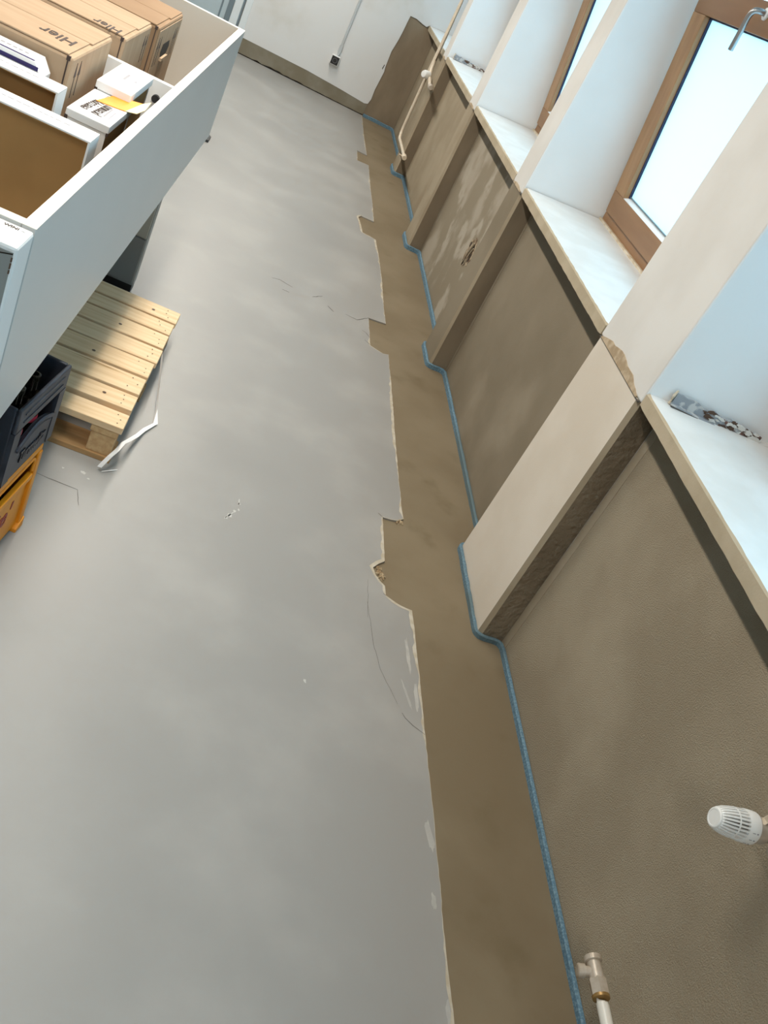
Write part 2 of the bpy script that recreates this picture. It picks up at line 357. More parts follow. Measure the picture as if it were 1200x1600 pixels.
# broken-out corner of the slab with crumbled filling
def rubble(cx, cy, ax, ay, n, seed, z0=-0.006):
    r_ = random.Random(seed); bm = B()
    for k in range(n):
        a = r_.uniform(0, 6.28); q = math.sqrt(r_.random()); s = r_.uniform(0.004, 0.011)
        m = Matrix.Translation((cx + ax * q * math.cos(a), cy + ay * q * math.sin(a), z0 + s * 0.25)) @ Euler((r_.uniform(0, 3), r_.uniform(0, 3), r_.uniform(0, 3))).to_matrix().to_4x4() @ Matrix.Diagonal((s, s * .8, s * .5, 1))
        bmesh.ops.create_icosphere(bm, subdivisions=1, radius=0.7, matrix=m)
    return bm
o = mesh('crumbled_filling', rubble(0.858, 2.197, 0.014, 0.035, 44, 2), M_rubble, floor, label='broken crumbly corner of the floor edge'); o['kind'] = 'stuff'
o = mesh('crumbled_filling', rubble(0.944, 2.522, 0.015, 0.012, 16, 5), M_rubble, floor); o['kind'] = 'stuff'

# ------------------------------------------------------------------ far wall, back wall, left wall, ceiling
bm = B(); box(bm, (XL - .1, YF + 0.012, -0.06), (1.9, YF + 0.25, ZC))
wall_far = struct(mesh('wall_far', bm, [M_pl_smear]))
coat = [(-0.29, 0.135), (0.347, 0.134), (0.70, 0.118), (0.93, 0.103), (0.963, 0.112), (0.976, 0.16), (0.972, 0.25), (0.985, 0.42), (0.978, 0.46), (0.972, 0.60),
        (0.99, 0.72), (0.998, 0.86), (1.002, 0.925), (1.06, 0.928), (1.12, 0.915), (1.17, 0.908), (1.19, 0.93), (XWIN + .06, 0.93), (XWIN + .06, ZC), (-0.29, ZC)]
bm = B(); prism(bm, fine(coat, 0.05, 0.0015), lambda u, v, d: (u, YF + d, v), 0.0, 0.013, 0)
mesh('plaster_coat', bm, M_white_far, wall_far, label='white painted plaster cut back above the floor and beside the window')
bm = B(); prism(bm, [(0.962, 0.115), (0.978, 0.2), (0.975, .3), (0.987, .43), (0.976, .5), (0.975, .6), (0.99, .72), (1.0, .92), (1.06, 0.923), (1.12, .9), (XW, .9), (XW, -.006), (0.96, -.006)],
      lambda u, v, d: (u, YF + d, v), 0.006, 0.012)
mesh('plaster_patch', bm, M_pl_side, wall_far, label='brown bare plaster strip beside the window corner')
bm = B(); prism(bm, [(0.955, 0.44), (0.962, 0.43), (0.966, .47), (0.961, .48)], lambda u, v, d: (u, YF + d, v), -0.0005, 0.001)
mesh('chip', bm, M_dark, wall_far)
rr = random.Random(5)
base = [(XL, 0.0)] + [(-0.30 + 1.26 * k / 30, 0.006 + (0.012 * rr.random() if 4 < k < 18 else 0.003 * rr.random())) for k in range(31)]
bm = B(); prism(bm, [(-0.29, 0.142)] + [(0.347, 0.139), (0.70, 0.124), (0.962, 0.106)] + list(reversed(base[1:])), lambda u, v, d: (u, YF + d, v), 0.002, 0.0125)
struct(mesh('baseboard_far', bm, M_dado))
bm = B(); box(bm, (-0.3, YF + 0.0085, -0.001), (0.96, YF + 0.012, 0.03)); mesh('shadow_gap', bm, M_dark, wall_far, label='dark open gap under the base plaster')
bm = B(); box(bm, (XL - .1, YB - .2, -0.06), (1.9, YB, ZC)); struct(mesh('wall_back', bm, M_white))
bm = B(); box(bm, (XL - .2, YB - .2, -0.06), (XL, YF + .25, ZC)); struct(mesh('wall_left', bm, M_white))
bm = B(); box(bm, (XL - .2, YB - .2, ZC), (1.9, YF + .25, ZC + .2)); struct(mesh('ceiling', bm, M_ceil))

# door in the far wall, left of the white plaster
door = thing('door_1', None, None, (-0.285, YF + 0.012, 0), kind='structure')
bm = B(); box(bm, (-0.055, -0.05, 0), (0.0, 0.0, 2.1)); box(bm, (-1.25, -0.05, 2.05), (-0.055, 0, 2.1)); box(bm, (-1.25, -0.05, 0), (-1.195, 0, 2.05))
mesh('door_frame', bm, M_door_w, door, bevel=.004)
bm = B(); box(bm, (-1.19, -0.03, 0.006), (-0.06, -0.002, 2.045)); mesh('door_leaf', bm, M_door, door)
bm = B(); box(bm, (-0.075, -0.034, 0.006), (-0.06, -0.029, 2.04)); mesh('door_gasket', bm, M_door_d, door)
bm = B(); box(bm, (-0.19, -0.036, 0.006), (-0.145, -0.029, 2.04)); mesh('door_groove', bm, M_door_d, door)
bm = B(); box(bm, (-0.245, -0.034, 0.006), (-0.23, -0.029, 2.04)); mesh('door_groove', bm, M_door_d, door)
bm = B(); box(bm, (-0.143, -0.044, 0.006), (-0.078, -0.029, 2.04)); mesh('door_stile', bm, M_door_w, door, bevel=.003)

# ------------------------------------------------------------------ window wall
bm = B(); box(bm, (XW + 0.01, YB, -0.06), (1.62, YF + .012, ZB - .002)); box(bm, (XP, YB, LINT), (1.62, YF + .012, ZC))
wall_r = struct(mesh('wall_right', bm, [M_white]))
pan_m = [M_pl_a, M_pl_a, M_pl_b, M_pl_c, M_pl_mid, M_pl_mid]
for (y0, y1), m in zip([(YB, 0.0)] + BAYS[1:], pan_m):
    bm = B(); bmesh.ops.create_grid(bm, x_segments=2, y_segments=2, size=0.5)
    bm.free(); bm = B(); box(bm, (XW, y0, -0.06), (XW + 0.012, y1, ZB))
    mesh('wall_panel', bm, m, wall_r, label='bare trowelled plaster panel below a window sill')
low_m = [M_pl_dry, M_pl_dry, M_pl_b, M_pl_mid, M_pl_mid]
for (yf, yn), m in zip(PIL, low_m):
    k = 0.012 if yn > 1 else 0.0
    ynb, ynt = yn - 2 * k, yn + k * 0.8
    bm = B()
    # plan outline with a chamfered near edge, flared a little towards the floor
    def ring(z, n_, f_):
        return [bm.verts.new(p) for p in ((XW + .01, f_, z), (XP + .008, f_, z), (XP, f_ - .008, z), (XP, n_ + .014, z), (XP + .012, n_, z), (XW, n_ + .012, z), (XW + .01, n_ + .012, z))]
    a, b = ring(-0.05, ynb, yf + (0.004 if k else 0)), ring(ZB + .004, ynt, yf - .003)
    bm.faces.new(a); bm.faces.new(b)
    for i in range(7):
        f = bm.faces.new((a[i], a[(i + 1) % 7], b[(i + 1) % 7], b[i])); f.material_index = 1 if i == 4 else (2 if i in (3,) else 0)
    mesh('pilaster', bm, [m, M_pl_dark if yn < 3 else M_pl_side, M_pl_mid], wall_r, label='plastered pilaster between two window bays, lower part')
    sk = .05 if 2 < yn < 2.2 else .0
    bm = B(); prism(bm, [(XP - .001, yn - .006 * (sk > 0) + .002), (XWIN, yn + .002 - sk), (1.62, yn + .002 - sk), (1.62, yf - .002), (XP - .001, yf - .002)], lambda u, v, d: (u, v, d), ZB + .006, LINT + .01)
    bm.normal_update()
    for fc in bm.faces: fc.material_index = 1 if abs(fc.normal.y) > .5 else 0
    mesh('pilaster_upper', bm, [M_pil_up, M_reveal], wall_r, label='off-white pilaster between two windows, upper part', bevel=.006)
    # rough bare joint between the two parts
    rr = random.Random(int(yn * 10)); n = 14; up = []
    for i in range(n + 1):
        t = i / n; up.append((yf - .02 - (yf - yn - .05) * t, ZB + .008 + (0.030 if yn > 1.9 and yn < 2.2 else .012) * math.sin(math.pi * t) ** .8 * rr.uniform(.75, 1.1)))
    bm = B(); prism(bm, up + [(yn + .03, ZB + .003), (yf - .02, ZB + .003)], lambda u, v, d: (d, u, v), XP - .0035, XP + .004)
    mesh('rough_joint', bm, M_joint, wall_r, label='rough bare joint under the upper pilaster')
    bm = B(); box(bm, (XP - .002, yn + .01, ZB + .0005), (XP + .004, yf - .004, ZB + .0035)); mesh('joint_line', bm, M_crack, wall_r)

for (yn, m, wd) in ((2.075, M_pl_fil, .036), (3.965, M_pl_b, .022), (5.642, M_pl_b, .02)):
    bm = B(); prism(bm, [(yn - .016, 0.0), (yn + .014, ZB - .001), (yn + .014 - wd, ZB - .001), (yn - .016 - wd, 0.0)], lambda u, v, d: (d, u, v), XW - .0015, XW + .004)
    mesh('corner_fillet', bm, m, wall_r, label='smoother strip of plaster along the inner corner of a pilaster')
# broken-out hole in the patchy panel
hole = []
rr = random.Random(21)
for k in range(22):
    a = 2 * math.pi * k / 22; q = rr.uniform(.8, 1.15); hole.append((4.575 + .085 * q * math.cos(a), 0.415 + .075 * q * math.sin(a)))
bm = B(); prism(bm, hole, lambda u, v, d: (d, u, v), XW - .0012, XW + .004); mesh('broken_plaster', bm, M_debris, wall_r, label='broken-out hole with crumbling plaster in the patchy panel')
bm = B()
for (cy, cz, ly, lz, an) in ((4.60, .40, .006, .055, .35), (4.555, .43, .010, .035, .2), (4.53, .40, .008, .03, .3), (4.63, .44, .01, .016, 0), (4.61, .345, .026, .010, .2)):
    pts = [(cy + ly * math.cos(t) * math.cos(an) - lz * math.sin(t) * math.sin(an), cz + ly * math.cos(t) * math.sin(an) + lz * math.sin(t) * math.cos(an)) for t in [2 * math.pi * i / 10 for i in range(10)]]
    prism(bm, pts, lambda u, v, d: (d, u, v), XW - .0025, XW + .002)
mesh('cavity', bm, M_dark, wall_r)
bm = B(); tube(bm, [(XW - .004, 4.615, .33), (XW - .009, 4.585, .40), (XW - .005, 4.56, .47)], .005, 8); tube(bm, [(XW - .003, 4.575, .34), (XW - .007, 4.55, .41), (XW - .004, 4.535, .45)], .004, 8)
mesh('cable_stub', bm, M_pl_mid, wall_r, smooth=True)

# sills: one slab per bay
for i, (y0, y1) in enumerate(BAYS):
    bm = B(); rr = random.Random(40 + i); n = 60; pr = None
    for k in range(n + 1):
        y = y0 + .006 + (y1 - y0 - .012) * k / n; j = rr.uniform(0, .0035)
        if k in (0, n): j += .004
        c = [bm.verts.new(p) for p in ((XP + .001, y, ZB + j * .6), (XP, y, ZT - .004 - j * .3), (XP + .004 + j, y, ZT), (XWIN + .05, y, ZT + .024), (XWIN + .05, y, ZB))]
        if pr:
            for q in range(5):
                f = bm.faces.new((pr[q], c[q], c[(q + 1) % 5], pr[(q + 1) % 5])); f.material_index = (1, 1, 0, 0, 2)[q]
        else: bm.faces.new(c).material_index = 1
        pr = c
    bm.faces.new(pr).material_index = 1
    struct(mesh('trim_%d' % (i + 1), bm, [M_sill_top, M_sill_front, M_pl_dark]))

# windows with inward tilted sashes
TILT = math.radians(8.6)
def window(n, y0, y1):
    wn = thing('window_%d' % n, None, None, (XWIN, (y0 + y1) / 2, ZT + .02), kind='structure'); hw = (y1 - y0) / 2
    H = 1.0
    bm = B(); box(bm, (0.0, -hw, 0.0), (.06, hw, .062)); mesh('frame_bottom', bm, M_wood_h, wn, bevel=.003)
    bm = B(); box(bm, (0.01, -hw, -.012), (.04, hw, .002)); box(bm, (-.012, -hw, 0), (.004, hw, .010)); mesh('plaster_fillet', bm, M_cream, wn)
    for s in (-1, 1):
        bm = B(); box(bm, (0.005, min(s * hw, s * (hw - .05)), .062), (.06, max(s * hw, s * (hw - .05)), 1.69)); mesh('frame_post', bm, M_wood, wn, bevel=.003)
    bm = B(); box(bm, (0.0, -hw, H), (.06, hw, H + .07)); mesh('transom', bm, M_wood_h, wn, bevel=.003)
    bm = B(); box(bm, (0.025, -hw + .05, H + .07), (.035, hw - .05, 1.64)); mesh('upper_pane', bm, M_frost, wn)
    bm = B(); box(bm, (0.0, -hw, 1.62), (.06, hw, 1.69)); mesh('frame_top', bm, M_wood_h, wn, bevel=.003)
    # the sash, hinged at its lower rail
    sw = hw - .03; S = Matrix.Translation((0.012, 0, .052)) @ Matrix.Rotation(-TILT, 4, 'Y'); sh = .905
    R_ = .095; st = .135
    bm = B(); box(bm, (-.028, -sw, 0), (.03, sw, R_), 0, S); mesh('sash_bottom_rail', bm, M_wood_h, wn, bevel=.003)
    bm = B(); box(bm, (-.028, -sw, sh - .10), (.03, sw, sh), 0, S); mesh('sash_top_rail', bm, M_wood_h, wn, bevel=.003)
    for s in (-1, 1):
        bm = B(); a, b = sorted((s * sw, s * (sw - st))); box(bm, (-.028, a, R_), (.03, b, sh - .10), 0, S); mesh('sash_stile', bm, M_wood, wn, bevel=.003)
    bm = B()
    gy = sw - st
    for lo, hi in (((-.006, -gy, R_), (.012, -gy + .006, sh - .1)), ((-.006, gy - .006, R_), (.012, gy, sh - .1)), ((-.006, -gy, sh - .106), (.012, gy, sh - .1))): box(bm, lo, hi, 0, S)
    mesh('gasket', bm, M_gasket, wn)
    bm = B(); v, f = box(bm, (-.026, -gy, R_), (.012, gy, R_ + .012), 0, S)
    for q in v:
        l = S.inverted() @ q.co
        if l.x < -.02 and l.z > R_ + .005: q.co = S @ Vector((l.x, l.y, R_ + .001))
    mesh('drip_bead', bm, M_alu, wn, label='white aluminium bead under the pane')
    bm = B(); box(bm, (-.002, -gy, R_ + .011), (.003, gy, R_ + .016), 0, S); mesh('gasket_line', bm, M_door_d, wn)
    bm = B(); box(bm, (.004, -gy, R_), (.009, gy, sh - .1), 0, S); mesh('pane', bm, M_frost, wn, label='frosted glass pane')
    # small hinge
    bm = B(); lathe(bm, [(.006, -.022), (.006, .022)], (-.008, hw - .135, .054), (0, 1, 0), 12); box(bm, (-.004, hw - .16, .05), (.004, hw - .115, .06)); mesh('hinge', bm, M_steel, wn, smooth=True)
    # lever handle on the top rail
    hy = .05
    pts = [S @ Vector(p) for p in ((-.028, hy, sh - .036), (-.055, hy, sh - .034), (-.070, hy + .006, sh - .039), (-.076, hy + .014, sh - .058), (-.076, hy + .022, sh - .10), (-.076, hy + .034, sh - .165))]
    bm = B(); tube(bm, smooth_path(pts, 5), .0095, 12); mesh('handle', bm, M_steel, wn, smooth=True, label='steel lever handle')
    bm = B(); lathe(bm, [(.019, -.026), (.019, -.034), (.015, -.036)], S @ Vector((0, hy, sh - .036)), (S.to_3x3() @ Vector((1, 0, 0))), 20); mesh('handle_rose', bm, M_alu, wn, smooth=True)
    return wn
for i, (y0, y1) in enumerate(BAYS):
    window(i + 1, y0 + .004, y1 - .004)

# ------------------------------------------------------------------ blue perimeter foam strip
path = [(0.962, 8.945), (1.264, 8.945)]
xo, xi = XW - .008, XP - .008
for yf, yn in reversed(PIL[1:]):
    path += [(xo, yf + .010), (xi, yf + .012), (xi, yn - .030), (xo, yn - .026)]
path += [(xo, YB + .05)]
P2 = rounded([(x, y, 0) for x, y in path], .032, 6)
dense = [P2[0]]
for p in P2[1:]:
    q = dense[-1]; L = (p - q).length; n = max(1, int(L / .03))
    if p.y < .4: n = 1
    dense += [q.lerp(p, k / n) for k in range(1, n + 1)]
bm = B(); pr = None; rr = random.Random(8)
for i, p in enumerate(dense):
    t = (dense[min(i + 1, len(dense) - 1)] - dense[max(i - 1, 0)]).normalized(); n = Vector((t.y, -t.x, 0))
    h = .010 + .014 * min(1, max(0, (p.y - 1.2) / 5)) + rr.uniform(-.0015, .0015); wd = .0065 + rr.uniform(-.0008, .0008)
    c = [bm.verts.new(p + n * sx * wd * fx + Vector((0, 0, z))) for sx, fx, z in ((1, 1, -.006), (1, 1, h - .003), (1, .5, h), (-1, .5, h), (-1, 1, h - .003), (-1, 1, -.006))]
    if pr:
        for q in range(6): bm.faces.new((pr[q], pr[(q + 1) % 6], c[(q + 1) % 6], c[q]))
    else: bm.faces.new(c)
    pr = c
bm.faces.new(pr)
tag(mesh('edge_insulation_strip', bm, M_foam, smooth=True), 'blue foam edge strip winding along the plastered wall base and around its pilasters', 'foam strip')

# ------------------------------------------------------------------ ceiling lamps (above the frame)
for i, (y, lb) in enumerate(zip((-1.0, 1.85, 3.40, 4.95, 6.50, 8.00), ('linear pendant light at the near end of the row, behind the camera', 'linear pendant light just ahead of the camera', 'linear pendant light above the pallet', 'linear pendant light beside the far half of the cupboard',
                         'last but one linear pendant light before the far wall', 'linear pendant light closest to the far wall'))):
    l = thing('ceiling_light', lb, 'ceiling light', (-0.17, y, 2.32), 0, 'linear pendant lights in one row')
    L = .60
    bm = B(); box(bm, (-.07, -L - .02, .02), (.07, L + .02, .07)); mesh('housing', bm, M_metal_w, l, bevel=.004)
    bm = B(); box(bm, (-.055, -L, .006), (.055, L, .02)); mesh('diffuser', bm, M_lamp, l)
    for q in (-.25, .25):
        bm = B(); tube(bm, [(0, q, .07), (0, q, ZC - 2.32)], .004, 8); mesh('suspension_rod', bm, M_steel, l)
    ld = bpy.data.lights.new('tube', 'AREA'); ld.shape = 'RECTANGLE'; ld.size = .10; ld.size_y = 2 * L; ld.energy = LAMP_W * L / .6; ld.color = LAMP_COL
    lo = bpy.data.objects.new('tube', ld); link(lo, l); lo.location = (0, 0, 0.0)

# ------------------------------------------------------------------ white cupboard lying on its back, filled with cartons
CR = -math.atan2(.0473, .9989)            # everything in it shares its slight turn
CO = (-0.228, 1.348, 0.0)
CM = Matrix.Translation(CO) @ Matrix.Rotation(CR, 4, 'Z')
def cab_thing(name, label, cat, u, v, z, group=None, rz=0.0):
    return thing(name, label, cat, CM @ Vector((u, v, z)), CR + rz, group)
CL, CW, T = 2.42, 0.92, 0.022; ZB0, ZT0 = 0.60, 1.010
cab = cab_thing('cupboard', 'long white laminate cupboard lying on its back beside the pallet, full of cartons', 'cupboard', 0, 0, 0)
bm = B(); box(bm, (-T, 0, ZB0), (0, CL, ZT0 - .001)); mesh('side_panel', bm, M_cab, cab, bevel=.0015)
bm = B(); box(bm, (-CW, 0, ZB0), (-CW + T, CL, ZT0 - .001)); mesh('side_panel', bm, M_cab, cab)
bm = B(); box(bm, (-CW + T, 0, ZB0), (-T, T, ZT0 - .001)); mesh('end_panel', bm, M_cab, cab)
bm = B(); box(bm, (-CW + T, CL - T, ZB0), (-T, CL, ZT0 - .001)); mesh('end_panel', bm, M_cab_in, cab)
bm = B(); box(bm, (-CW + T, T, ZB0), (-T, CL - T, ZB0 + .012)); mesh('back_panel', bm, M_cab_in, cab)
bm = B(); box(bm, (-CW + T, 1.198, ZB0 + .012), (-T, 1.218, ZT0 - .012)); mesh('shelf', bm, M_metal_w, cab, label='white upright shelf board dividing the cupboard', bevel=.001)
bm = B()
for lo, hi in (((-T, 0), (0, CL)), ((-CW, 0), (-CW + T, CL)), ((-CW + T, 0), (-T, T)), ((-CW + T, CL - T), (-T, CL))): box(bm, (*lo, ZT0 - .001), (*hi, ZT0))
mesh('edge_band', bm, M_rim, cab, label='cream edge banding around the open front')
bm = B(); lathe(bm, [(.010, 0), (.010, .002)], (-T - .0005, 1.118, .948), (-1, 0, 0), 18); mesh('cam_fitting', bm, M_black, cab)
bm = B(); lathe(bm, [(.010, 0), (.010, .012)], (-.06, 1.1975, .955), (0, -1, 0), 18); mesh('cam_fitting', bm, M_black, cab)
FL = ZB0 + .012
def carton(label, u0, u1, v0, v1, z1, m, group, near_seam=True):
    t = cab_thing('carton', label, 'carton', 0, 0, 0, group)
    bm = B(); box(bm, (u0, v0, FL), (u1, v1, z1 - .004)); mesh('body', bm, m, t, bevel=.006)
    vm = (v0 + v1) / 2
    bm = B(); box(bm, (u0 + .003, v0 + .002, z1 - .004), (u1 - .012, vm - .002, z1)); mesh('top_flap', bm, m, t, bevel=.0015)
    bm = B(); box(bm, (u0 + .003, vm + .002, z1 - .004), (u1 - .006, v1 - .002, z1)); mesh('top_flap', bm, m, t, bevel=.0015)
    # torn seam at the near right corner
    bm = B(); box(bm, (u1 - .012, v0 - .0008, z1 - .16), (u1 - .009, v0 + .002, z1 - .012)); box(bm, (u1 - .014, v0 - .001, z1 - .013), (u1 - .006, v0 + .004, z1 - .0035))
    mesh('corner_seam', bm, M_print, t)['kind'] = 'stuff'
    return t
def arrows(t, u, v, z, h=.055, w=.012):
    bm = B()
    for dv in (0, .03):
        prism(bm, [(v + dv - .0015, z), (v + dv + .0015, z), (v + dv + .0015, z + h * .6), (v + dv + w / 2, z + h * .6), (v + dv, z + h), (v + dv - w / 2, z + h * .6), (v + dv - .0015, z + h * .6)],
              lambda a, b, d: (d, a, b), u - .0005, u + .0008)
    mesh('arrow_print', bm, M_print, t)
c1 = carton('brown carton with dark lettering on top, nearest of the three brown cartons', -.80, -.170, .722, 1.048, 1.080, M_card, 'brown cartons in the cupboard')
text('lettering', 'Hier', .075, M_print, c1, basis((-.232, .815, 1.0806), (-1, 0, 0), (0, -1, 0)), sx=.56, bold=.0008)
arrows(c1, -.170, .765, .985, .075, .016)
c2 = carton('brown carton with dark lettering on top, right behind the white shelf board', -.80, -.175, 1.236, 1.552, 1.050, M_card, 'brown cartons in the cupboard')
text('lettering', 'Hier', .075, M_print, c2, basis((-.232, 1.262, 1.0506), (-1, 0, 0), (0, -1, 0)), sx=.52, bold=.0008)
arrows(c2, -.175, 1.49, .95, .075, .016)
c3 = carton('dark-topped brown carton with a hand hole, farthest of the three brown cartons', -.80, -.155, 1.562, 1.925, 1.050, M_card_d, 'brown cartons in the cupboard')
bm = B(); box(bm, (-.1565, 1.575, FL + .01), (-.1535, 1.915, 1.035)); mesh('side_sheet', bm, M_card, c3)
arrows(c3, -.1535, 1.60, .93, .085, .016); arrows(c3, -.1535, 1.84, .93, .085, .016)
bm = B(); prism(bm, [(1.685, .985), (1.78, .985), (1.795, .965), (1.775, .945), (1.69, .945), (1.675, .962)], lambda a, b, d: (d, a, b), -.156, -.1528); mesh('hand_hole', bm, M_dark, c3, label='cut-out hand hole')
bm = B(); box(bm, (-.1545, 1.688, .935), (-.146, 1.775, .944)); mesh('hole_flap', bm, M_card, c3)

def open_lid(label, u0, u1, v0, v1, z1, group, stripe=False):
    """white carton lid standing on edge, open towards the near end"""
    t = cab_thing('shallow_carton', label, 'carton', 0, 0, 0, group); th = .004
    bm = B(); box(bm, (u0, v0, z1 - th), (u1, v1, z1)); mesh('top_wall', bm, M_wbox, t, bevel=.001)
    bm = B(); box(bm, (u1 - th, v0, FL), (u1, v1, z1 - th)); mesh('side_wall', bm, M_wbox, t)
    bm = B(); box(bm, (u0, v0, FL), (u0 + th, v1, z1 - th)); mesh('side_wall', bm, M_wbox, t)
    bm = B(); box(bm, (u0 + th, v1 - th, FL), (u1 - th, v1, z1 - th)); mesh('base', bm, [M_card_in], t, label='brown inside')
    bm = B(); box(bm, (u0 + th, v0, FL), (u1 - th, v1 - th, FL + th)); mesh('bottom_wall', bm, M_card_in, t)
    bm = B(); box(bm, (u0 + th, v0, z1 - th - .0008), (u1 - th, v1 - th, z1 - th)); mesh('lining', bm, M_card_in, t)
    rr = random.Random(int(v0 * 1000)); bm = B()
    vm = v0 + (v1 - v0) * .55; x = u1 - .05
    while x > u0 + .02 and x > u1 - .30:
        l = rr.uniform(.004, .014); box(bm, (x - l, vm - .0018, z1), (x, vm + .0018, z1 + .0005)); x -= l + rr.uniform(.002, .006)
    mesh('small_print', bm, M_print_g, t)['kind'] = 'stuff'
    return t
open_lid('shallow white carton standing on edge, its lit brown inside facing the near cupboard end', -.70, -.044, .446, .515, 1.020, 'shallow white cartons')
open_lid('shallow white carton with a dark inside, second from the near cupboard end', -.72, -.150, .578, .640, 1.040, 'shallow white cartons')
t = cab_thing('shallow_carton', 'shallow white carton with a dark blue stripe and slanted corner', 'carton', 0, 0, 0, 'shallow white cartons')
bm = B(); prism(bm, [(-.72, FL), (-.205, FL), (-.205, 1.030), (-.222, 1.056), (-.72, 1.056)], lambda a, b, d: (a, d, b), .646, .712); mesh('body', bm, M_wbox, t)
bm = B(); box(bm, (-.71, .6452, 1.040), (-.213, .6462, 1.048)); box(bm, (-.71, .648, 1.0555), (-.224, .655, 1.0567)); mesh('stripe', bm, M_print_b, t)
bm = B(); rr = random.Random(3)
for k in range(7): x = -.245 - k * .012; box(bm, (x - .008, .676, 1.056), (x, .684, 1.0566))
mesh('small_print', bm, M_print_g, t)['kind'] = 'stuff'

def paper_box(label, u0, u1, v0, v1, z1, lid):
    t = cab_thing('paper_box', label, 'paper box', 0, 0, 0, 'white copier paper boxes')
    th = .004
    bm = B(); box(bm, (u0 + .002, v0 + .002, FL), (u1 - .004, v0 + .002 + th, z1 - lid)); mesh('front_wall', bm, M_wbox, t)
    bm = B(); box(bm, (u0 + .002, v1 - .002 - th, FL), (u1 - .004, v1 - .002, z1 - lid)); mesh('back_wall', bm, M_wbox, t)
    bm = B(); box(bm, (u0 + .002, v0 + .006, FL), (u0 + .006, v1 - .006, z1 - lid)); mesh('left_wall', bm, M_wbox, t)
    bm = B(); box(bm, (u1 - .010, v0 + .006, FL), (u1 - .006, v1 - .006, z1 - lid)); mesh('right_wall', bm, M_card_in, t, label='bare brown cardboard side')
    bm = B(); box(bm, (u0, v0, z1 - lid), (u1, v1, z1)); mesh('lid', bm, M_wbox, t, bevel=.002)
    bm = B(); box(bm, (u0 - .0005, v0 - .0005, z1 - lid - .004), (u0 + .006, v0 + .004, z1 - lid + .004)); mesh('corner_notch', bm, M_print, t)
    bm = B(); box(bm, (u1 - .004, v0 - .0005, z1 - lid - .004), (u1 + .0005, v0 + .004, z1 - lid + .003)); mesh('corner_notch', bm, M_print, t)
    return t
p1 = paper_box('white copier paper box printed evercopy premium, an orange note on top', -.145, -.054, .650, .866, 1.000, .018)
text('lettering', 'evercopy', .035, M_print, p1, basis((-.121, .738, 1.0006), (.08, .99, 0), (-.99, .08, 0)), sx=.76)
text('lettering', 'premium', .035, M_print, p1, basis((-.096, .734, 1.0006), (.08, .99, 0), (-.99, .08, 0)), sx=.76)
bm = B(); box(bm, (-.082, .70, 1.0), (-.078, .775, 1.0006)); box(bm, (-.070, .70, 1.0), (-.068, .76, 1.0006)); box(bm, (-.112, .826, 1.0), (-.098, .856, 1.0006)); mesh('small_print', bm, M_print_g, p1)['kind'] = 'stuff'
p2 = paper_box('taller blank white paper box behind the printed one, next to the shelf board', -.146, -.066, .868, 1.110, 1.020, .020)
bm = B(); box(bm, (-.112, .97, 1.02), (-.106, 1.03, 1.0206)); box(bm, (-.088, .985, 1.02), (-.083, 1.0, 1.0206)); mesh('small_print', bm, M_print_g, p2)['kind'] = 'stuff'
nt_ = cab_thing('paper_note', 'orange paper note with a pale yellow end lying on the printed white box', 'paper note', 0, 0, 0)
bm = B()
def note(pts, z0, z1, zc=0):
    a = [bm.verts.new((u, v, z0 + k)) for u, v, k in pts]; b = [bm.verts.new((u, v, z1 + k)) for u, v, k in pts]; n = len(pts)
    bm.faces.new(a); bm.faces.new(b)
    for i in range(n): bm.faces.new((a[i], a[(i + 1) % n], b[(i + 1) % n], b[i]))
note([(-.118, .778, 0), (-.082, .79, 0), (-.058, .80, 0), (-.043, .905, .003), (-.07, .898, 0), (-.104, .866, 0)], 1.0008, 1.0022)
mesh('sheet', bm, M_orange, nt_)
bm = B(); note([(-.058, .80, 0), (-.036, .815, .001), (-.028, .86, .003), (-.030, .935, .006), (-.043, .905, .003)], 1.0008, 1.0022); mesh('pale_end', bm, M_yellowp, nt_, label='pale yellow end')
bm = B(); box(bm, (-.088, .855, 1.0022), (-.056, .872, 1.0026)); mesh('faint_print', bm, M_redtxt, nt_)

# white sheet-metal unit standing against the near end of the cupboard
mu = cab_thing('metal_unit', 'white metal office unit with its shaded front painted grey against the near cupboard end', 'metal cabinet', 0, 0, 0)
bm = B(); box(bm, (-.80, -.082, .0), (.0005, -.006, 1.008)); mesh('casing', bm, M_metal_w, mu, bevel=.005)
bm = B(); box(bm, (-.79, -.0835, .01), (-.0035, -.0815, .999)); mesh('front_panel', bm, M_metal_shade, mu, label='metal front panel with a round hole, its shade painted grey')  # painted grey for the shade on this side of the casing
bm = B(); prism(bm, [(-.0035, .9985), (-.0035, .9965), (-.12, .965), (-.12, .967)], lambda a, b, d: (a, d, b), -.0842, -.0834); mesh('panel_seam', bm, M_dark, mu)
bm = B(); lathe(bm, [(.0135, 0), (.0135, .0016)], (-.0475, -.0833, .862), (0, -1, 0), 24); mesh('round_hole', bm, M_black, mu)
bm = B(); lathe(bm, [(.0150, 0), (.0150, .0010)], (-.0475, -.0833, .862), (0, -1, 0), 24); mesh('hole_rim', bm, M_metal_w, mu)
text('lettering', 'WINI', .010, M_print, mu, basis((-.0290, -.022, 1.0084), (1, 0, 0), (0, 1, 0)), bold=.0002, sx=.95)
text('lettering', '---', .008, M_print_g, mu, basis((-.0115, -.0225, 1.0084), (1, 0, 0), (0, 1, 0)), sx=.6)
bm = B()
for a, b in ((.985, .992), (.974, .983), (.966, .972)): box(bm, (-.0050, -.0842, a), (-.0028, -.0825, b))
mesh('chipped_paint', bm, M_nail, mu)

